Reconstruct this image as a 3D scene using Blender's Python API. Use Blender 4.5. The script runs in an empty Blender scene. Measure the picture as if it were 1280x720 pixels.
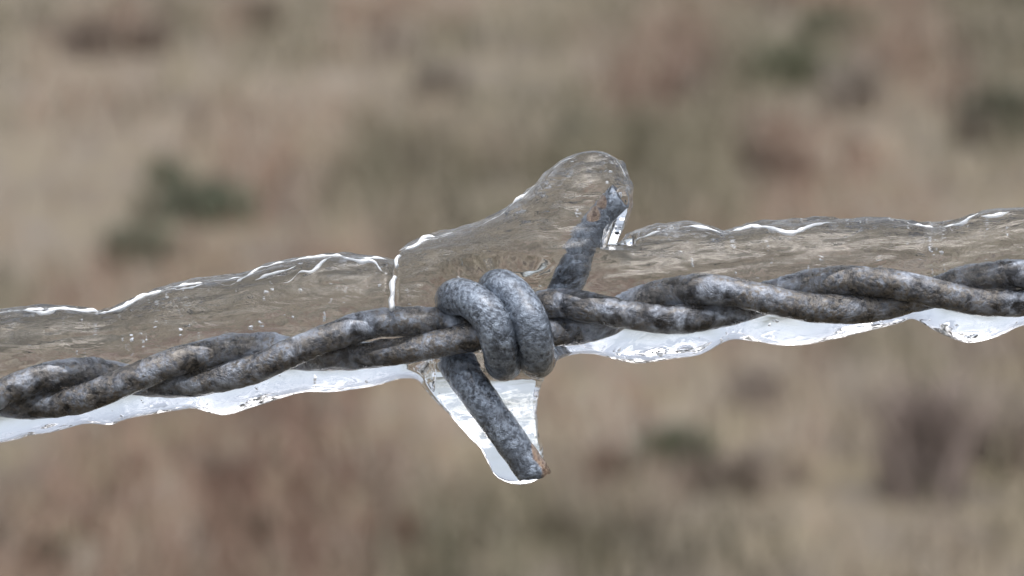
import bpy, math, random
import numpy as np
from mathutils import Vector, Matrix
random.seed(7); rng = np.random.default_rng(7)
S = bpy.context.scene
COL = S.collection

# ------------------------------------------------------------------ camera
FW = 0.067                       # width of what the frame shows at the wire, metres
DIST = 0.25
PITCH = math.radians(11)
CAM = Vector((0, 0, 1.15))
fwd = Vector((0, math.cos(PITCH), -math.sin(PITCH)))
up = Vector((0, math.sin(PITCH), math.cos(PITCH)))
right = Vector((1, 0, 0))
cd = bpy.data.cameras.new('camera')
cd.sensor_width = 36; cd.lens = 36 * DIST / FW
cd.clip_start = 0.01; cd.clip_end = 3000
cd.dof.use_dof = True; cd.dof.focus_distance = DIST - 0.001
cd.dof.aperture_fstop = 62
cam = bpy.data.objects.new('camera', cd); COL.objects.link(cam)
cam.location = CAM
cam.rotation_euler = (math.pi / 2 - PITCH, 0, 0)
S.camera = cam

# ------------------------------------------------------------------ sky, sun, exposure
SUN_EL, SUN_AZ = math.radians(78), math.radians(150)
w = bpy.data.worlds.new('World'); S.world = w; w.use_nodes = True
nt = w.node_tree; nt.nodes.clear()
out = nt.nodes.new('ShaderNodeOutputWorld'); bg = nt.nodes.new('ShaderNodeBackground')
sky = nt.nodes.new('ShaderNodeTexSky'); sky.sky_type = 'NISHITA'; sky.sun_disc = False
sky.sun_elevation = SUN_EL; sky.sun_rotation = SUN_AZ
sky.dust_density = 6; sky.air_density = 1.0; sky.ozone_density = 1.0
hsv = nt.nodes.new('ShaderNodeHueSaturation'); hsv.inputs['Saturation'].default_value = 0.45
nt.links.new(sky.outputs[0], hsv.inputs['Color'])
nt.links.new(hsv.outputs[0], bg.inputs[0]); bg.inputs[1].default_value = 0.15
nt.links.new(bg.outputs[0], out.inputs[0])
sl = bpy.data.lights.new('sun', 'SUN'); sl.energy = 0.5; sl.angle = math.radians(60); sl.color = (1, .985, .965)
so = bpy.data.objects.new('sun', sl); COL.objects.link(so)
# rotation 0 of the sky's sun is +Y, turning clockwise seen from above
sd = Vector((math.sin(SUN_AZ) * math.cos(SUN_EL), math.cos(SUN_AZ) * math.cos(SUN_EL), math.sin(SUN_EL)))
so.rotation_euler = sd.to_track_quat('Z', 'Y').to_euler()
S.view_settings.view_transform = 'Standard'; S.view_settings.look = 'None'
S.view_settings.gamma = 1; S.view_settings.exposure = 0.90
S.render.engine = 'CYCLES'
cy = S.cycles
cy.max_bounces = 16; cy.transmission_bounces = 14; cy.glossy_bounces = 4; cy.diffuse_bounces = 3
cy.transparent_max_bounces = 12
cy.caustics_refractive = True; cy.caustics_reflective = True; cy.blur_glossy = 0.3
cy.sample_clamp_indirect = 6
cy.use_denoising = True

# ------------------------------------------------------------------ helpers
PX = FW / 1280
ORG = CAM + fwd * DIST
def W3(p):
    """Wire frame (px right, px down, px towards the viewer) to metres. Everything of the wire is built in this frame."""
    p = np.asarray(p, float)
    x = (p[:, 0] - 640) * PX; y = (360 - p[:, 1]) * PX; z = p[:, 2] * PX
    R, U, F = np.array(right), np.array(up), np.array(fwd)
    return np.array(ORG) + x[:, None] * R + y[:, None] * U - z[:, None] * F

BASE = Vector(W3([[640, 405, 0]])[0])
def make_mesh(name, verts, faces, mat, parent=None, smooth=True):
    """verts in world metres; object origin is placed at BASE (parts stay relative to their Empty)."""
    m = bpy.data.meshes.new(name)
    verts = np.asarray(verts, np.float64) - np.array(BASE)
    faces = np.asarray(faces, np.int32)[:, ::-1]      # the wire frame is left-handed (y down)
    k = faces.shape[1]
    m.vertices.add(len(verts)); m.vertices.foreach_set('co', verts.astype(np.float32).ravel())
    m.loops.add(faces.size); m.loops.foreach_set('vertex_index', faces.ravel())
    m.polygons.add(len(faces)); m.polygons.foreach_set('loop_start', np.arange(0, faces.size, k, dtype=np.int32))
    m.update(calc_edges=True); m.validate()
    m.polygons.foreach_set('use_smooth', np.full(len(m.polygons), smooth))
    m.materials.append(mat)
    o = bpy.data.objects.new(name, m); COL.objects.link(o)
    if parent: o.parent = parent
    else: o.location = BASE
    return o

def hash3(ix, iy, iz, seed):
    h = (ix.astype(np.int64) * 374761393 + iy.astype(np.int64) * 668265263 + iz.astype(np.int64) * 2147483647 + seed * 1274126177) & 0xFFFFFFFF
    h = ((h ^ (h >> 13)) * 1274126177) & 0xFFFFFFFF
    h = ((h ^ (h >> 16)) * 2246822519) & 0xFFFFFFFF
    return ((h ^ (h >> 15)) & 0xFFFFFF) / float(0xFFFFFF) * 2 - 1
def noise3(p, scale, seed=0):
    q = p / np.asarray(scale, float)
    i = np.floor(q).astype(np.int64); f = q - i; f = f * f * f * (f * (f * 6 - 15) + 10)
    r = 0
    for dx in (0, 1):
        for dy in (0, 1):
            for dz in (0, 1):
                wt = (f[:, 0] if dx else 1 - f[:, 0]) * (f[:, 1] if dy else 1 - f[:, 1]) * (f[:, 2] if dz else 1 - f[:, 2])
                r = r + wt * hash3(i[:, 0] + dx, i[:, 1] + dy, i[:, 2] + dz, seed)
    return r

def catmull(P, n=12):
    P = np.asarray(P, float); Q = np.vstack([2 * P[0] - P[1], P, 2 * P[-1] - P[-2]])
    o = []
    for i in range(1, len(Q) - 2):
        a, b, c, d = Q[i - 1:i + 3]
        for t in np.linspace(0, 1, n, endpoint=False):
            o.append(.5 * ((2 * b) + (-a + c) * t + (2 * a - 5 * b + 4 * c - d) * t * t + (-a + 3 * b - 3 * c + d) * t ** 3))
    o.append(P[-1]); return np.array(o)
def resample(P, step):
    d = np.r_[0, np.cumsum(np.linalg.norm(np.diff(P, axis=0), axis=1))]
    s = np.linspace(0, d[-1], int(d[-1] / step) + 1)
    return np.stack([np.interp(s, d, P[:, k]) for k in range(P.shape[1])], 1)

def tube(P, rad0, nseg=40, rough=1.0, seed=1, tips=(None, None)):
    """Swept wire with a pitted, slightly uneven surface. Coordinates in the wire frame."""
    n = len(P); T = np.gradient(P, axis=0); T /= np.linalg.norm(T, axis=1)[:, None]
    N = np.zeros_like(P); a = np.array([0, 0, 1.0]); a -= T[0] * a.dot(T[0]); a /= np.linalg.norm(a)
    for i in range(n):
        a = a - T[i] * a.dot(T[i]); a /= np.linalg.norm(a); N[i] = a
    B = np.cross(T, N)
    ang = np.linspace(0, 2 * np.pi, nseg, endpoint=False)
    ring = (np.cos(ang)[None, :, None] * N[:, None, :] + np.sin(ang)[None, :, None] * B[:, None, :])
    rad = np.broadcast_to(rad0, (n,)).astype(float); V = P[:, None, :] + rad[:, None, None] * ring
    fl = V.reshape(-1, 3); rr = ring.reshape(-1, 3)
    d = 1.1 * noise3(fl, (60, 60, 60), seed) + .75 * noise3(fl, (17, 17, 17), seed + 1)
    pit = noise3(fl, (8, 8, 8), seed + 2); d += .55 * pit
    p2 = noise3(fl, (5, 5, 5), seed + 3); d -= 1.5 * np.clip(p2 - .45, 0, 1)
    fl = fl + rr * (d * rough)[:, None]
    verts = list(fl)
    idx = np.arange(n * nseg).reshape(n, nseg)
    f = np.stack([idx[:-1], np.roll(idx[:-1], -1, 1), np.roll(idx[1:], -1, 1), idx[1:]], -1).reshape(-1, 4)
    faces = [f]
    for e, tip in ((0, tips[0]), (n - 1, tips[1])):
        # end of the wire: an inset ring, then the cut face (tip = slant of the cut) closed on a centre
        c = P[e]; tdir = T[e] * (1 if e else -1)
        base = idx[e]
        rings = [base]
        for (sc, adv) in ((.93, 3.0), (.55, 4.0), (.2, 3.6)):
            rv = c + rad[e] * sc * ring[e] + tdir * adv
            if tip is not None:
                rv = rv + tdir[None, :] * ((ring[e] @ np.array(tip)) * rad[e] * sc)[:, None]
            rv = rv + (noise3(rv, (6, 6, 6), seed + 9) * 1.6)[:, None] * tdir
            k0 = len(verts); verts += list(rv); rings.append(np.arange(k0, k0 + nseg))
        for r0, r1 in zip(rings[:-1], rings[1:]):
            q = np.stack([r0, np.roll(r0, -1), np.roll(r1, -1), r1], -1)
            faces.append(q if e else q[:, ::-1])
        k0 = len(verts); verts.append(np.mean([verts[i] for i in rings[-1]], axis=0))
        r0 = rings[-1]; q = np.stack([r0[0::2], r0[1::2], np.roll(r0, -2)[0::2], np.full(nseg // 2, k0)], -1)
        faces.append(q if e else q[:, ::-1])
    return np.array(verts), np.vstack(faces)

class NT:
    def __init__(s, name):
        s.m = bpy.data.materials.new(name); s.m.use_nodes = True; s.t = s.m.node_tree; s.t.nodes.clear()
        s.out = s.n('ShaderNodeOutputMaterial'); s.b = s.n('ShaderNodeBsdfPrincipled'); s.l(s.b.outputs[0], s.out.inputs[0])
    def n(s, ty, **kw):
        x = s.t.nodes.new(ty)
        for k, v in kw.items():
            if hasattr(x, k): setattr(x, k, v)
            else: x.inputs[k].default_value = v
        return x
    def l(s, a, b): s.t.links.new(a, b)
    def noise(s, vec, scale, detail=4, rough=.6, dist=0):
        x = s.n('ShaderNodeTexNoise'); x.inputs['Scale'].default_value = scale; x.inputs['Detail'].default_value = detail
        x.inputs['Roughness'].default_value = rough; x.inputs['Distortion'].default_value = dist; s.l(vec, x.inputs['Vector']); return x.outputs['Fac']
    def ramp(s, fac, stops, interp='LINEAR'):
        x = s.n('ShaderNodeValToRGB'); x.color_ramp.interpolation = interp; e = x.color_ramp.elements
        while len(e) < len(stops): e.new(.5)
        for i, (p, c) in enumerate(stops): e[i].position = p; e[i].color = (*c, 1) if len(c) == 3 else c
        s.l(fac, x.inputs[0]); return x.outputs[0]
    def mix(s, fac, a, b, mode='MIX'):
        x = s.n('ShaderNodeMix', data_type='RGBA', blend_type=mode)
        for i, v in ((0, fac), (6, a), (7, b)):
            if isinstance(v, (int, float)): x.inputs[i].default_value = v
            elif isinstance(v, tuple): x.inputs[i].default_value = (*v, 1)
            else: s.l(v, x.inputs[i])
        return x.outputs[2]
    def bump(s, h, strength, dist, normal=None):
        x = s.n('ShaderNodeBump'); x.inputs['Strength'].default_value = strength; x.inputs['Distance'].default_value = dist
        s.l(h, x.inputs['Height'])
        if normal: s.l(normal, x.inputs['Normal'])
        return x.outputs[0]
g3 = lambda v: (v, v, v)

# ------------------------------------------------------------------ materials
def wire_material(name, light, mid, dark, stain, stain_amt, rough, rusty=False):
    k = NT(name); tc = k.n('ShaderNodeTexCoord').outputs['Object']
    n1 = k.noise(tc, 620, 5, .6, .4); n2 = k.noise(tc, 2900, 5, .7, .2); n3 = k.noise(tc, 260, 4, .6, 1.0)
    c = k.ramp(n1, [(.40, dark), (.49, mid), (.62, light)])
    sp = k.ramp(n2, [(.36, g3(.72 if rusty else .60)), (.5, g3(1.0)), (.66, g3(1.25 if rusty else 1.45))])
    c = k.mix(1.0, c, sp, 'MULTIPLY')
    st = k.ramp(n3, [(.50 - stain_amt, g3(1)), (.62, g3(0))])
    st2 = k.ramp(n2, [(.42, g3(0)), (.58, g3(1))])
    stf = k.mix(1.0, st, st2, 'MULTIPLY')
    c = k.mix(stf, c, stain)
    met = .5
    if rusty:
        ra = k.n('ShaderNodeAttribute', attribute_name='rust').outputs['Fac']
        rc = k.ramp(n2, [(.35, (.09, .05, .035)), (.5, (.30, .21, .15)), (.65, (.46, .36, .28))])
        x = k.n('ShaderNodeMath', operation='ADD'); k.l(ra, x.inputs[0]); y = k.n('ShaderNodeMath', operation='MULTIPLY_ADD'); k.l(n1, y.inputs[0]); y.inputs[1].default_value = .9; y.inputs[2].default_value = -.45
        k.l(y.outputs[0], x.inputs[1])
        c = k.mix(k.ramp(x.outputs[0], [(.42, g3(0)), (.56, g3(1))]), c, rc)
    k.l(c, k.b.inputs['Base Color'])
    k.b.inputs['Metallic'].default_value = met
    r = k.ramp(n1, [(.35, g3(rough - .12)), (.65, g3(rough + .18))]); k.l(r, k.b.inputs['Roughness'])
    k.b.inputs['Coat Weight'].default_value = .8; k.b.inputs['Coat Roughness'].default_value = .10; k.b.inputs['Coat IOR'].default_value = 1.31
    nn = k.bump(n2, .9, .00018); nn = k.bump(n1, .9, .0004, nn)
    k.l(nn, k.b.inputs['Normal'])
    return k.m
M_strand = wire_material('weathered_zinc', (.33, .375, .45), (.10, .112, .135), (.018, .02, .025), (.12, .11, .098), .03, .27)
M_barb = wire_material('blue_grey_zinc', (.14, .17, .215), (.085, .104, .135), (.042, .051, .068), (.26, .31, .38), .0, .30, True)

k = NT('clear_ice'); tc = k.n('ShaderNodeTexCoord').outputs['Object']
k.b.inputs['Base Color'].default_value = (.90, .92, .945, 1)
k.b.inputs['Transmission Weight'].default_value = .99; k.b.inputs['IOR'].default_value = 1.31
k.b.inputs['Roughness'].default_value = 0.0
mp = k.n('ShaderNodeMapping'); mp.inputs['Scale'].default_value = (.33, 1, 1); mp.inputs['Rotation'].default_value = (0, 0, 0)
k.l(tc, mp.inputs['Vector'])
h1 = k.noise(mp.outputs[0], 900, 3, .6, .6); h2 = k.noise(tc, 2600, 2, .5)
ra = k.n('ShaderNodeAttribute', attribute_name='ripple').outputs['Fac']
h1 = k.mix(ra, g3(.5), h1); h2 = k.mix(ra, g3(.5), h2)
k.l(k.bump(h1, .55, .00028, k.bump(h2, .2, .00009)), k.b.inputs['Normal'])
M_ice = k.m
k = NT('air_in_ice'); k.b.inputs['Base Color'].default_value = (.9, .93, .96, 1); k.b.inputs['Roughness'].default_value = .15
k.b.inputs['Transmission Weight'].default_value = .6; k.b.inputs['IOR'].default_value = 1 / 1.31
M_bub = k.m

# ------------------------------------------------------------------ wire: two twisted strands
XA, XB = -3000, 4280
ax_x = [-3000, -400, 0, 170, 370, 480, 590, 650, 690, 760, 850, 950, 1050, 1150, 1280, 1700, 4280]
ax_y = [735, 540, 495, 474, 438, 421, 414, 405, 396, 392, 382, 373, 369, 366, 360, 345, 250]
ph_x = [-3000 + 0, -8, 165, 370, 480, 575, 620, 660, 690, 768, 955, 1165, 1365, 4280]
ph_v = [-2 - 3000 / 190, -2, -1, 0, .5, .82, .92, .66, .46, 0, -1, -2, -3, -3 - (4280 - 1365) / 190]
xs = np.arange(XA, XB, 3.0)
def smooth(v, kx=15):
    kk = np.hanning(kx); kk /= kk.sum(); return np.convolve(np.pad(v, kx // 2, mode='edge'), kk, 'valid')
axy = smooth(np.interp(xs, ax_x, ax_y), 31)
# lead P is the one that is in front just right of the coil; Q is half a turn away on both sides
phiP_l = np.interp(xs, ph_x, ph_v)
phi = smooth(phiP_l, 17) * np.pi
RS = 18.2
def strand(shift, seed):
    a = phi + shift
    P = np.stack([xs, axy - RS * np.sin(a), 11 + RS * 1.02 * np.cos(a)], 1)
    P[:, 1] += 2.2 * noise3(np.stack([xs, xs * 0, xs * 0 + seed], 1), (120, 9, 9), seed)
    return tube(resample(P, 2.6), RS, 44, 1.2, seed)

wire = bpy.data.objects.new('barbed_wire', None); COL.objects.link(wire); wire.location = BASE
wire['label'] = 'weathered grey barbed wire of two twisted strands with one knotted barb'
wire['category'] = 'barbed wire'
for sh, sd_ in ((0, 11), (math.pi, 23)):
    v, f = strand(sh, sd_)
    make_mesh('strand', W3(v), f, M_strand, wire)

# the barb: one short wire, two turns round the strands, both ends pointed
bp = [(666, 590, 8), (622, 528, 6), (584, 474, -8), (566, 444, -40), (558, 412, -62), (556, 386, -36), (566, 372, 4), (588, 374, 36),
      (610, 392, 58), (624, 424, 56), (628, 448, 30), (630, 453, 0), (632, 440, -40), (632, 405, -62), (624, 374, -44), (620, 359, -4),
      (630, 361, 22), (649, 376, 42), (662, 402, 58), (669, 430, 48), (670, 450, 14), (676, 447, -30), (688, 420, -60), (700, 388, -62),
      (713, 356, -48), (721, 322, -34), (737, 288, -22), (772, 247, -10)]
bP = resample(catmull(bp, 14), 2.4)
bs = np.linspace(0, 1, len(bP)); brad = np.interp(bs, [0, .1, .2, .3, .7, .76, .84, 1], [21, 22, 22.6, 23.3, 23.3, 22, 18.5, 16.5])
v, f = tube(bP, brad, 48, .8, 41, tips=((.5, -.1, .3), (-.2, -.2, .1)))
barb = make_mesh('barb', W3(v), f, M_barb, wire)
barb['label'] = 'smoother blue grey barb wire wound twice round the strands'
# bare steel and rust at the two cut ends
ru = np.zeros(len(v))
for c_, r_ in (((678, 592, 10), 13), ((681, 566, 14), 16), ((676, 543, 10), 10), ((754, 254, -6), 8), ((738, 268, -4), 8)):
    ru = np.maximum(ru, np.clip(1.25 - np.linalg.norm(v - np.array(c_), axis=1) / (r_ * 1.6), 0, 1))
at = barb.data.attributes.new('rust', 'FLOAT', 'POINT'); at.data.foreach_set('value', ru.astype(np.float32))

# ------------------------------------------------------------------ ice: inflated body + surface nets
top = [(-300, 420), (-150, 402), (-30, 391), (0, 388), (40, 385), (80, 384), (128, 388), (150, 378), (190, 362), (220, 352), (270, 346), (300, 342), (330, 328),
       (370, 320), (420, 317), (460, 319), (486, 320), (500, 309), (520, 298), (560, 288), (600, 275), (630, 262), (655, 240), (680, 215), (700, 200),
       (720, 191), (740, 187), (760, 190), (780, 205), (790, 228), (791, 252), (785, 275), (772, 303), (782, 298), (800, 288), (830, 281),
       (860, 278), (885, 282), (905, 287), (925, 284), (960, 278), (990, 275), (1063, 273), (1107, 273), (1147, 277), (1173, 280), (1200, 274), (1217, 267), (1240, 260),
       (1280, 258), (1400, 255), (1580, 240)]
bot = [(1580, 395), (1400, 405), (1320, 402), (1280, 408), (1260, 417), (1230, 427), (1207, 427), (1173, 413), (1147, 398), (1127, 403), (1073, 417), (1033, 427), (1003, 433), (973, 432),
       (943, 427), (913, 425), (877, 443), (840, 449), (794, 455), (762, 449), (738, 444), (710, 447), (692, 457), (680, 478), (673, 503), (675, 540), (679, 575), (682, 592),
       (668, 603), (652, 608), (636, 606), (619, 597), (609, 579), (601, 563), (585, 548), (565, 526), (545, 507), (530, 490), (520, 477), (500, 475), (464, 484), (416, 490),
       (374, 491), (322, 505), (290, 516), (270, 519), (240, 512), (220, 514), (170, 522), (148, 528), (135, 534), (100, 533), (60, 543), (30, 548), (0, 556), (-150, 578), (-300, 600)]
poly = np.vstack([catmull(top, 4), catmull(bot, 4)])
G = 1.6; X0, X1, Y0, Y1 = -330, 1610, 160, 640
gx = np.arange(X0, X1, G); gy = np.arange(Y0, Y1, G)
def point_mask(px, py):
    X, Y = np.meshgrid(px, py); ins = np.zeros(X.shape, bool)
    a = poly; b = np.roll(poly, -1, 0)
    for (x1, y1), (x2, y2) in zip(a, b):
        if y1 == y2: continue
        c = ((y1 > Y) != (y2 > Y)) & (X < (x2 - x1) * (Y - y1) / (y2 - y1) + x1); ins ^= c
    return ins
def edge_dist(px, py):
    X, Y = np.meshgrid(px.astype(np.float32), py.astype(np.float32)); D = np.full(X.shape, 60.0, np.float32) ** 2
    for (x1, y1), (x2, y2) in zip(poly, np.roll(poly, -1, 0)):
        m = 60
        i0, i1 = np.searchsorted(px, [min(x1, x2) - m, max(x1, x2) + m]); j0, j1 = np.searchsorted(py, [min(y1, y2) - m, max(y1, y2) + m])
        xx = X[j0:j1, i0:i1]; yy = Y[j0:j1, i0:i1]
        dx, dy = x2 - x1, y2 - y1; L = dx * dx + dy * dy + 1e-9
        t = np.clip(((xx - x1) * dx + (yy - y1) * dy) / L, 0, 1)
        D[j0:j1, i0:i1] = np.minimum(D[j0:j1, i0:i1], (xx - x1 - t * dx) ** 2 + (yy - y1 - t * dy) ** 2)
    return np.sqrt(D)
ins = point_mask(gx, gy); dist = edge_dist(gx, gy)
# inflate: laplace(u) = -2 with u = 0 on the outline, so sqrt(u) is a round cross-section
def solve(ins, h, u, it):
    src = 2 * h * h
    for _ in range(it):
        n = .25 * (np.roll(u, 1, 0) + np.roll(u, -1, 0) + np.roll(u, 1, 1) + np.roll(u, -1, 1) + src)
        u = np.where(ins, n, 0)
    return u
u = None
for st, it in ((8, 500), (4, 250), (2, 160), (1, 120)):
    m = ins[::st, ::st]
    if u is None: u = np.zeros(m.shape)
    else:
        u = np.repeat(np.repeat(u, 2, 0), 2, 1); u = np.pad(u, ((0, max(0, m.shape[0] - u.shape[0])), (0, max(0, m.shape[1] - u.shape[1]))), mode='edge')[:m.shape[0], :m.shape[1]]
        u = np.where(m, u, 0)
    u = solve(m, G * st, u, it)
near = (dist < 5)
# blend to the exact distance at the rim so that the outline is sub-voxel smooth
gu = np.where(ins, u, 0)
rimslope = 75.0
u_in = gu
sgn = np.where(ins, dist, -dist)
U = np.where(ins, np.where(dist < 6, np.maximum(u_in, 0) * (dist / 6) + (1 - dist / 6) * rimslope * dist * 1.3, u_in), -rimslope * dist * 1.3)
XX, YY = np.meshgrid(gx, gy)
# below the knot the ice thins downwards like a wedge
y0w = np.interp(XX, [520, 612], [432, 446])
ww = np.clip((YY - y0w) / 16, 0, 1) * np.clip((XX - 500) / 42, 0, 1) * np.clip((720 - XX) / 20, 0, 1)
hw = np.clip(608 - YY, 0, 999); Uw = np.minimum((1.6 * np.sqrt(hw) + .60 * hw) ** 2, 1100 * dist)
U = np.where(ins, U * (1 - ww) + Uw * ww, U)
# the knot stands proud of the ice on its near side
dent = np.exp(-(((XX - 622) / 78) ** 4 + ((YY - 405) / 72) ** 4))
ZC, KF, KB = -42.0, .84 - .46 * dent, .95
wk = np.clip((YY - y0w + 20) / 30, 0, 1) * np.clip((XX - 500) / 42, 0, 1) * np.clip((700 - XX) / 18, 0, 1)
KF = KF * (1 - wk) + .5 * wk; KB = KB + .15 * wk
KF, KB = KF.astype(np.float32), KB.astype(np.float32)
gz = np.arange(-172, 52, G)
def surface_nets(U):
    F = np.empty((len(gz), U.shape[0], U.shape[1]), np.float32)
    for i, z in enumerate(gz):
        zz = z - ZC; kk = KF if zz > 0 else KB
        F[i] = U - (zz / kk) ** 2
    # make the field distance-like for good interpolation
    F = np.sign(F) * (np.sqrt(np.abs(F) + 900) - 30)
    s = F > 0
    nz, ny, nx = F.shape
    def cells(a): return [a[dz:nz - 1 + dz, dy:ny - 1 + dy, dx:nx - 1 + dx] for dz in (0, 1) for dy in (0, 1) for dx in (0, 1)]
    cnt = np.zeros((nz - 1, ny - 1, nx - 1), np.uint8)
    for c in cells(s): cnt += c
    act = (cnt > 0) & (cnt < 8); iz, iy, ix = np.nonzero(act)
    index = np.full(act.shape, -1, np.int32); index[iz, iy, ix] = np.arange(len(iz))
    acc = np.zeros((len(iz), 3)); num = np.zeros(len(iz))
    cs = [(dz, dy, dx) for dz in (0, 1) for dy in (0, 1) for dx in (0, 1)]
    for a in range(8):
        for b in range(a + 1, 8):
            A, B = np.array(cs[a]), np.array(cs[b])
            if np.abs(A - B).sum() != 1: continue
            fa = F[iz + A[0], iy + A[1], ix + A[2]]; fb = F[iz + B[0], iy + B[1], ix + B[2]]
            m = (fa > 0) != (fb > 0); t = np.where(m, fa / np.where(m, fa - fb, 1), 0)
            acc += np.where(m[:, None], A + (B - A) * t[:, None], 0); num += m
    v = acc / num[:, None] + np.stack([iz, iy, ix], 1)
    P = np.stack([X0 + v[:, 2] * G, Y0 + v[:, 1] * G, gz[0] + v[:, 0] * G], 1)
    faces = []
    for axis in range(3):
        d = [0, 0, 0]; d[axis] = 1
        lo = s[:nz - d[0], :ny - d[1], :nx - d[2]]; hi = s[d[0]:, d[1]:, d[2]:]
        e = np.array(np.nonzero(lo != hi)).T; flip = lo[tuple(e.T)]
        o1, o2 = [i for i in range(3) if i != axis]
        ok = (e[:, o1] > 0) & (e[:, o2] > 0) & (e[:, o1] < (nz, ny, nx)[o1] - 1) & (e[:, o2] < (nz, ny, nx)[o2] - 1)
        e = e[ok]; flip = flip[ok]
        q = []
        for (a, b) in ((0, 0), (1, 0), (1, 1), (0, 1)):
            c = e.copy(); c[:, o1] -= a; c[:, o2] -= b; q.append(index[c[:, 0], c[:, 1], c[:, 2]])
        q = np.stack(q, 1)
        if axis == 1: flip = ~flip
        q[flip] = q[flip][:, ::-1]
        faces.append(q)
    return P, np.vstack(faces)
# thin web to the right of the upper prong, thinning downwards
w2 = np.clip((XX - 752 - (300 - YY) * .30) / 8, 0, 1) * np.clip((YY - 232) / 14, 0, 1) * np.clip((312 - YY) / 6, 0, 1) * np.clip((800 - XX) / 5, 0, 1)
U = np.where(ins, U * (1 - w2) + np.minimum((.85 * np.clip(309 - YY, 0, 999)) ** 2, 420 * dist) * w2, U)
P, Fc = surface_nets(U)
# smooth the voxel steps
def smooth_mesh(P, F, it=3, lam=.5):
    E = np.vstack([F[:, [0, 1]], F[:, [1, 2]], F[:, [2, 3]], F[:, [3, 0]]])
    deg = np.bincount(E[:, 0], minlength=len(P)) + np.bincount(E[:, 1], minlength=len(P))
    for _ in range(it):
        s = np.stack([np.bincount(E[:, 0], P[E[:, 1], k], len(P)) + np.bincount(E[:, 1], P[E[:, 0], k], len(P)) for k in range(3)], 1)
        P = P + lam * (s / deg[:, None] - P)
    return P
def normals(P, F):
    n = np.cross(P[F[:, 2]] - P[F[:, 0]], P[F[:, 3]] - P[F[:, 1]])
    N = np.stack([sum(np.bincount(F[:, j], n[:, k], len(P)) for j in range(4)) for k in range(3)], 1)
    return N / (np.linalg.norm(N, axis=1)[:, None] + 1e-9)
P = smooth_mesh(P, Fc, 4)
N = normals(P, Fc)
cen = P.mean(0)
if ((P - np.array([0, 0, ZC])) * N)[:, 2].mean() < 0: Fc = Fc[:, ::-1]; N = -N
# frozen drips and ripples: long along the wire, finer ones on top
th = math.radians(-7); ca, sa = math.cos(th), math.sin(th)
A = P.copy(); A[:, 0], A[:, 1] = P[:, 0] * ca + P[:, 1] * sa, -P[:, 0] * sa + P[:, 1] * ca
upw = np.clip(.62 - N[:, 1] * 1.1, .22, 1.0)            # sides facing down froze smooth, the top froze rippled
upw = upw * np.where((P[:, 0] > 515) & (P[:, 0] < 700) & (P[:, 1] > 470), .25, 1.0)
back = (N[:, 2] < 0)
d = 2.2 * noise3(A, (130, 50, 60), 1) + 1.1 * noise3(A, (60, 20, 34), 2)
d += upw * (1.25 * noise3(A, (42, 9, 20), 3) + .55 * noise3(A, (17, 6, 10), 4) + back * (2.0 * noise3(A, (70, 9, 16), 5) + .9 * noise3(A, (26, 6, 12), 7) + .4 * noise3(A, (9, 4, 8), 6)))
# ring-shaped seams where two drips froze together
def seam(xc, yb, width, depth, lean=0):
    t = (P[:, 0] - xc - lean * (P[:, 1] - 350)) / width
    return -depth * np.exp(-t * t) * (P[:, 1] < yb)
d += seam(491, 400, 5, 7, -.02)
# raised lips of re-frozen water along the upper edge: (line points, height)
LIPS = [([(120, 393), (140, 389), (157, 383), (170, 374), (184, 367), (205, 366), (225, 361), (246, 358), (266, 353), (280, 358), (292, 356), (307, 346), (318, 342)], 6),
        ([(322, 348), (343, 342), (360, 338), (371, 332)], 7), ([(352, 354), (362, 351), (374, 342), (388, 340), (405, 327), (426, 323), (450, 327), (468, 329), (480, 341)], 8),
        ([(503, 316), (520, 306), (540, 299), (562, 293)], 5), ([(604, 280), (624, 271), (632, 264)], 5),
        ([(-20, 394), (20, 390), (50, 392), (80, 388), (115, 391)], 5),
        ([(930, 284), (950, 283), (970, 287), (983, 291), (1003, 288), (1018, 283), (1032, 281), (1053, 277)], 7), ([(1140, 280), (1160, 283), (1183, 285), (1203, 282), (1213, 276), (1223, 269)], 8),
        ([(1228, 272), (1242, 271), (1262, 264)], 6), ([(780, 304), (800, 298), (815, 292), (832, 288)], 6), ([(850, 283), (880, 286), (905, 291)], 4)]
for ln, hgt in LIPS:
    c = catmull(ln, 8); yl = np.interp(P[:, 0], c[:, 0], c[:, 1]) + .8 * noise3(P * [1, 0, 0], (7, 9, 9), 12)
    win = np.clip((P[:, 0] - c[0, 0]) / 6, 0, 1) * np.clip((c[-1, 0] - P[:, 0]) / 6, 0, 1)
    win = win * (.55 + .45 * noise3(P * [1, 0, 0], (16, 9, 9), 13))
    t = (P[:, 1] - yl)
    prof = np.where(t < 0, np.clip(1 + t / 22, 0, 1), np.clip(1 - t / 4.5, 0, 1)); prof = prof * prof * (3 - 2 * prof)
    d += .55 * hgt * win * prof * np.where(N[:, 2] < .1, 1.0, .12)
P = P + N * d[:, None]
ice = make_mesh('ice_coating', W3(P), Fc, M_ice)
at = ice.data.attributes.new('ripple', 'FLOAT', 'POINT'); at.data.foreach_set('value', np.clip((upw - .2) * 1.4, .1, 1).astype(np.float32))
ice['label'] = 'thick clear rippled ice coating frozen around the barbed wire and its barb'
ice['category'] = 'ice'

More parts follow.
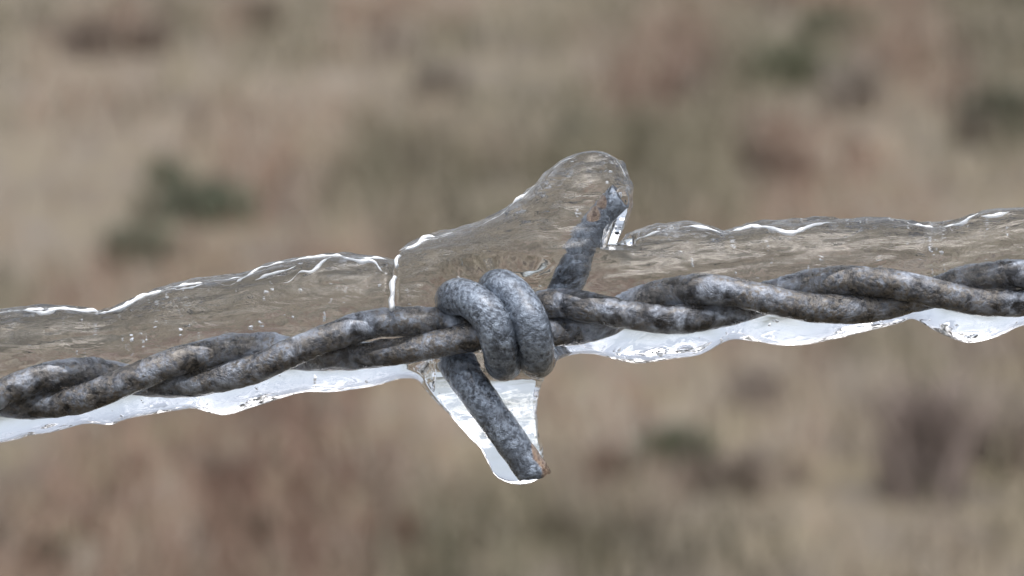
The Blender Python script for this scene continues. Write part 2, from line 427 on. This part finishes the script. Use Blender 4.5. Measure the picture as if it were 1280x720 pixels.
# white tubes imitate the bright sky glint left of the knot
k = NT('painted_glint'); k.b.inputs['Base Color'].default_value = (.9, .93, .96, 1); k.b.inputs['Roughness'].default_value = .25
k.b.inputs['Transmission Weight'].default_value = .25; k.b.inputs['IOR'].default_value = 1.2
M_glint = k.m
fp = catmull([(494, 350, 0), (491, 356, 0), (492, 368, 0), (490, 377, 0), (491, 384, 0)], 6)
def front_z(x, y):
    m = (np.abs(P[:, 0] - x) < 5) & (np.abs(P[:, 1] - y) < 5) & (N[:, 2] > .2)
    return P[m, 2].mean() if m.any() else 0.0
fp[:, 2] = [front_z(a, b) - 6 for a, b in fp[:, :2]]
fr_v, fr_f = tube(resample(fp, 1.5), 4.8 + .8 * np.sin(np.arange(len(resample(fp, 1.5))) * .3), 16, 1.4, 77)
fr = make_mesh('painted_glint_bar', W3(fr_v), fr_f, M_glint, ice); fr.location = (0, 0, 0)
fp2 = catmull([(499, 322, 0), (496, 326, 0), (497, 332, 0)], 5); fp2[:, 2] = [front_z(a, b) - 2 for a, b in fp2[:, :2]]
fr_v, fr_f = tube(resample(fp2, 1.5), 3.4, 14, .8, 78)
fr = make_mesh('painted_glint_bar', W3(fr_v), fr_f, M_glint, ice)

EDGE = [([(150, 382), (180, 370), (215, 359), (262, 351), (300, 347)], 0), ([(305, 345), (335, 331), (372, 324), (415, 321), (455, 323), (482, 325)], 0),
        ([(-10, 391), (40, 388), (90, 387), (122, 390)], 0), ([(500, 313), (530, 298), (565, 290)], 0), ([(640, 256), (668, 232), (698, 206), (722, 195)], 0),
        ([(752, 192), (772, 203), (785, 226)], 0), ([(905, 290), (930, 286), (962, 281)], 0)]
for q_, (ln, hgt) in enumerate(LIPS + EDGE):  # white tubes in place of sky reflections along the upper rim
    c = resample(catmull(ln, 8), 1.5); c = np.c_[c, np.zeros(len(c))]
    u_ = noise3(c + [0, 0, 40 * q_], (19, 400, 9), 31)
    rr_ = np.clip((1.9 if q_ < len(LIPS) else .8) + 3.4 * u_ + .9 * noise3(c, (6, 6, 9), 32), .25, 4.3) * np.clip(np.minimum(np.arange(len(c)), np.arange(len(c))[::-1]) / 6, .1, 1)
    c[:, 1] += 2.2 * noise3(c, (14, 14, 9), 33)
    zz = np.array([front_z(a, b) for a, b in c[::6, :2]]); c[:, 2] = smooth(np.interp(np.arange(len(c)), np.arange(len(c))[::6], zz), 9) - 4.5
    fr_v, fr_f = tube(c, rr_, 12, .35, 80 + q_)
    fr = make_mesh('painted_glint_streak', W3(fr_v), fr_f, M_glint, ice)

# small air bubbles and specks caught in the ice
bv, bf = [], []
ico = [(math.cos(a) * math.cos(b), math.cos(a) * math.sin(b), math.sin(a)) for a in np.linspace(-math.pi / 2, math.pi / 2, 7) for b in np.linspace(0, 2 * math.pi, 10, endpoint=False)]
ico = np.array(ico)
for i in range(300):
    x = rng.uniform(0, 1280); col = int((x - X0) / G); rows = np.nonzero(U[:, col] > 500)[0]
    if len(rows) < 4: continue
    row = rng.choice(rows); y = Y0 + row * G; hgt = math.sqrt(U[row, col])
    z = -42 + rng.uniform(-.8, .35) * hgt; sz = rng.uniform(.5, 1.7) * np.array([rng.uniform(1, 2.4), 1, 1])
    k0 = sum(len(q) for q in bv); bv.append(ico * sz + [x, y, z])
    for a in range(6):
        for b in range(10):
            bf.append([k0 + a * 10 + b, k0 + a * 10 + (b + 1) % 10, k0 + (a + 1) * 10 + (b + 1) % 10, k0 + (a + 1) * 10 + b])
bub = make_mesh('air_bubbles', W3(np.vstack(bv)), bf, M_bub, ice); bub.location = (0, 0, 0); bub['kind'] = 'stuff'

# ------------------------------------------------------------------ ground
def setk(o, kind): o['kind'] = kind
k = NT('winter_field_soil'); gp = k.n('ShaderNodeNewGeometry').outputs['Position']
n1 = k.noise(gp, 1.6, 5, .6); n2 = k.noise(gp, 9, 5, .65); n3 = k.noise(gp, .5, 3, .5)
c = k.ramp(n1, [(.35, (.08, .066, .052)), (.5, (.12, .102, .082)), (.65, (.17, .146, .12))])
c = k.mix(k.ramp(n2, [(.4, g3(0)), (.62, g3(1))]), c, (.15, .125, .08))
c = k.mix(k.ramp(n3, [(.5, g3(0)), (.75, g3(.5))]), c, (.15, .125, .085))
k.l(c, k.b.inputs['Base Color']); k.b.inputs['Roughness'].default_value = .95
M_soil = k.m
def grid_mesh(name, xs_, ys_, zf, mat):
    X, Y = np.meshgrid(xs_, ys_); Z = zf(X, Y)
    V = np.stack([X.ravel(), Y.ravel(), Z.ravel()], 1); ny, nx = X.shape; idx = np.arange(nx * ny).reshape(ny, nx)
    f = np.stack([idx[:-1, :-1], idx[:-1, 1:], idx[1:, 1:], idx[1:, :-1]], -1).reshape(-1, 4)
    m = bpy.data.meshes.new(name); m.from_pydata(V.tolist(), [], f.tolist()); m.update()
    m.polygons.foreach_set('use_smooth', np.ones(len(m.polygons), bool)); m.materials.append(mat)
    o = bpy.data.objects.new(name, m); COL.objects.link(o); return o
def gh(X, Y):
    q = np.stack([X.ravel(), Y.ravel(), np.zeros(X.size)], 1)
    h = .05 * noise3(q, (1.3, 1.3, 1), 61) + .02 * noise3(q, (.4, .4, 1), 62)
    return h.reshape(X.shape) * np.clip(1 - (np.abs(X) + np.abs(Y)) / 60, 0, 1)
ax = np.r_[-2000, -500, -120, -40, -16, np.arange(-8, 8.01, .16), 16, 40, 120, 500, 2000]
ay = np.r_[-2000, -300, -50, -10, -3, np.arange(0, 22.01, .16), 28, 40, 120, 500, 2000]
ground = grid_mesh('ground', ax, ay, gh, M_soil); setk(ground, 'structure')

# ------------------------------------------------------------------ dead grass (uncountable)
k = NT('dead_grass_blades'); at = k.n('ShaderNodeAttribute', attribute_name='tint').outputs['Color']
k.l(at, k.b.inputs['Base Color']); k.b.inputs['Roughness'].default_value = .7
M_grass = k.m
def blades(name, bx, by, hgt, wid, lean, cols, mat):
    """curved grass blades: 3 quads-ish segments each, tinted one by one"""
    n = len(bx); bz = gh(bx, by) - .01
    a = rng.uniform(0, 2 * np.pi, n); ln = lean * hgt * rng.uniform(.2, 1, n); fa = rng.uniform(0, 2 * np.pi, n)
    V = []
    for t, wf in ((0, 1), (.5, .8), (1, .12)):
        cx = bx + np.cos(a) * ln * t ** 2; cy_ = by + np.sin(a) * ln * t ** 2; cz = bz + hgt * t * (1 - .25 * t * lean)
        for sgn_ in (-1, 1):
            V.append(np.stack([cx + sgn_ * np.cos(fa) * wid * wf / 2, cy_ + sgn_ * np.sin(fa) * wid * wf / 2, cz], 1))
    V = np.stack(V, 1).reshape(-1, 3); b = np.arange(n)[:, None] * 6
    f = np.vstack([b + [0, 1, 3, 2], b + [2, 3, 5, 4]]).astype(np.int32)
    m = bpy.data.meshes.new(name); m.vertices.add(len(V)); m.vertices.foreach_set('co', V.astype(np.float32).ravel())
    m.loops.add(f.size); m.loops.foreach_set('vertex_index', f.ravel()); m.polygons.add(len(f)); m.polygons.foreach_set('loop_start', np.arange(0, f.size, 4, dtype=np.int32))
    m.update(calc_edges=True)
    at = m.attributes.new('tint', 'FLOAT_COLOR', 'POINT'); cc = np.concatenate([np.repeat(cols, 6, 0), np.ones((n * 6, 1))], 1)
    at.data.foreach_set('color', cc.astype(np.float32).ravel())
    m.materials.append(mat); o = bpy.data.objects.new(name, m); COL.objects.link(o); return o
def ground_at(px, py):
    """where on the field the line of sight through that spot of the view lands (used once, to lay plants out)"""
    dv = fwd * DIST + right * ((px - 640) * PX) + up * ((360 - py) * PX)
    t = CAM.z / -dv.z; return CAM.x + dv.x * t, CAM.y + dv.y * t

NB = 150000
yy = np.r_[rng.uniform(1.4, 4.5, NB) ** 2, rng.uniform(-.4, 2.2, 40000)]; xx = rng.uniform(-1, 1, len(yy)) * (1.0 + np.abs(yy) * .28); NB = len(yy)
q = np.stack([xx, yy, yy * 0], 1)
dens = noise3(q, (.35, .7, 1), 5) * .6 + noise3(q, (.9, 1.8, 1), 6) * .5
keep = rng.uniform(-.9, .7, NB) < dens; xx, yy, q, dens = xx[keep], yy[keep], q[keep], dens[keep]
tone = 1.3 * noise3(q, (.17, .9, 1), 7) + 1.3 * noise3(q, (.08, .45, 1), 8) + .15
warm = 1.1 * noise3(q, (.3, 1.7, 1), 9) + .8 * noise3(q, (.13, .8, 1), 10) + .04
straw = np.array([.49, .385, .29]); brown = np.array([.15, .11, .092]); red = np.array([.28, .16, .11]); olive = np.array([.165, .165, .10])
t1 = np.clip(.5 + .5 * tone + rng.normal(0, .18, len(xx)), 0, 1)[:, None]
cols = brown + (straw - brown) * t1
far = np.clip((yy - 2.2) / 2, 0, 1); w1 = (np.clip(warm * 1.3, 0, .6) * far)[:, None]; cols = cols * (1 - w1) + red * 1.25 * w1
w2 = np.maximum(np.clip(-warm * 1.5 + .1, 0, .7), .6 * (1 - far))[:, None]; cols = cols * (1 - w2) + olive * 1.2 * w2; cols *= (.42 + .21 * far)[:, None]
hg = rng.uniform(.05, .16, len(xx)) * (1 + .5 * np.clip(dens, -1, 1))
g = blades('dead_grass', xx, yy, hg, rng.uniform(.003, .007, len(xx)), .8, cols, M_grass); setk(g, 'stuff')
g['label'] = 'dry brown and straw coloured winter grass covering the field behind'

# ------------------------------------------------------------------ single plants far out of focus
# (view x, view y of foot, width px, height px, colour, kind)
GREEN = (.10, .14, .08); DKG = (.10, .125, .075); BR = (.19, .14, .105); RED = (.32, .12, .06)
plants = [(205, 225, 40, 45, GREEN, 'green_weed', 'dark green weed left of the upper ice, top left of the three nearest green clumps'),
          (285, 285, 60, 55, GREEN, 'green_weed', 'dull green weed in the middle of the left hand green patch'),
          (170, 325, 75, 65, DKG, 'green_weed', 'lowest dark green weed of the left hand patch, just above the ice'),
          (240, 270, 130, 60, (.10, .125, .075), 'green_weed', 'broad pale green weed linking the left hand green clumps'),
          (990, 95, 110, 70, (.085, .115, .05), 'green_weed', 'broad olive green weed at the top right of the view'),
          (1050, 50, 90, 50, (.10, .12, .06), 'green_weed', 'faint green weed at the upper edge, behind the broad olive one'),
          (793, 160, 46, 46, (.05, .07, .04), 'green_weed', 'small round dark green weed just above the upper prong'),
          (724, 175, 46, 60, (.10, .115, .085), 'green_weed', 'pale grey green weed left of the small round dark one'),
          (1255, 170, 110, 80, (.05, .065, .03), 'green_weed', 'large dark olive weed at the right edge of the view'),
          (845, 600, 80, 60, (.05, .10, .04), 'green_weed', 'bright green weed below the ice at lower right'),
          (55, 715, 50, 60, (.06, .075, .035), 'green_weed', 'dark green weed in the bottom left corner'),
          (310, 700, 50, 55, (.075, .075, .04), 'green_weed', 'olive weed near the bottom, left of the reddish tuft'),
          (485, 695, 56, 55, RED, 'grass_tuft', 'reddish brown grass tuft at the bottom left of centre'),
          (110, 75, 60, 60, BR, 'grass_tuft', 'brown grass tuft at the top left corner, left of a similar one'),
          (186, 72, 44, 50, BR, 'grass_tuft', 'brown grass tuft at the top left, right of a similar one'),
          (1222, 180, 50, 50, (.06, .045, .03), 'grass_tuft', 'dark brown tuft in front of the olive weed at the right edge'),
          (943, 215, 44, 34, (.09, .065, .045), 'grass_tuft', 'small brown tuft over the ice at right, with another beside it'),
          (990, 228, 50, 34, (.12, .09, .06), 'grass_tuft', 'faint brown tuft right of the small brown one'),
          (765, 615, 50, 46, (.07, .055, .03), 'grass_tuft', 'dark brown tuft right of the lower prong tip'),
          (920, 625, 150, 50, (.16, .12, .09), 'grass_tuft', 'wide dark brown tuft right of the bright green weed'),
          (1155, 640, 90, 190, (.30, .235, .215), 'grass_tuft', 'tall dark brown tuft under the ice at the far right'),
          (1255, 600, 90, 90, (.22, .17, .14), 'grass_tuft', 'dark brown tuft at the right edge below the ice'),
          (785, 690, 60, 36, (.08, .055, .035), 'grass_tuft', 'low dark tuft near the bottom, right of centre'),
          (690, 690, 46, 50, (.10, .085, .05), 'grass_tuft', 'small olive brown tuft at the bottom centre'),
          (290, 640, 60, 60, (.11, .085, .06), 'grass_tuft', 'brown tuft below the ice at left'),
          (555, 100, 60, 60, (.30, .27, .22), 'grass_tuft', 'pale straw tuft at the top centre'),
          (1065, 130, 60, 80, (.34, .30, .25), 'grass_tuft', 'pale straw tuft at the top right'),
          (945, 530, 50, 60, (.36, .31, .27), 'grass_tuft', 'pale straw tuft in the middle of the lower right'),
          (320, 30, 50, 50, (.12, .07, .05), 'grass_tuft', 'reddish dark tuft at the top edge')]
for (px, py, wp, hp, c, kind, lab) in plants:
    x, y = ground_at(px, py); D = math.hypot(y, CAM.z); sc = D / DIST * PX
    rw, hh = wp * sc * .5, hp * sc
    n = 260
    r = rw * np.minimum(np.abs(rng.normal(0, .7, n)), 1.25 - .2 * rng.uniform(0, 1, n)); a = rng.uniform(0, 2 * np.pi, n)
    cc = .87 * (np.array(c) * (.75 if kind == 'green_weed' else .5) + np.array([.24, .20, .165]) * (.25 if kind == 'green_weed' else .5))[None] * rng.uniform(.7, 1.3, (n, 1))
    o = blades(kind, x + r * np.cos(a), y + r * np.sin(a) , hh * rng.uniform(.5, 1.05, n), rng.uniform(.006, .014, n), .5, cc, M_grass)
    m = o.data; off = Vector((x, y, 0)); m.transform(Matrix.Translation(-off)); o.location = off
    o['label'] = lab; o['category'] = 'weed' if kind == 'green_weed' else 'grass tuft'
    o['group'] = 'green weeds in the field' if kind == 'green_weed' else 'grass tufts in the field'
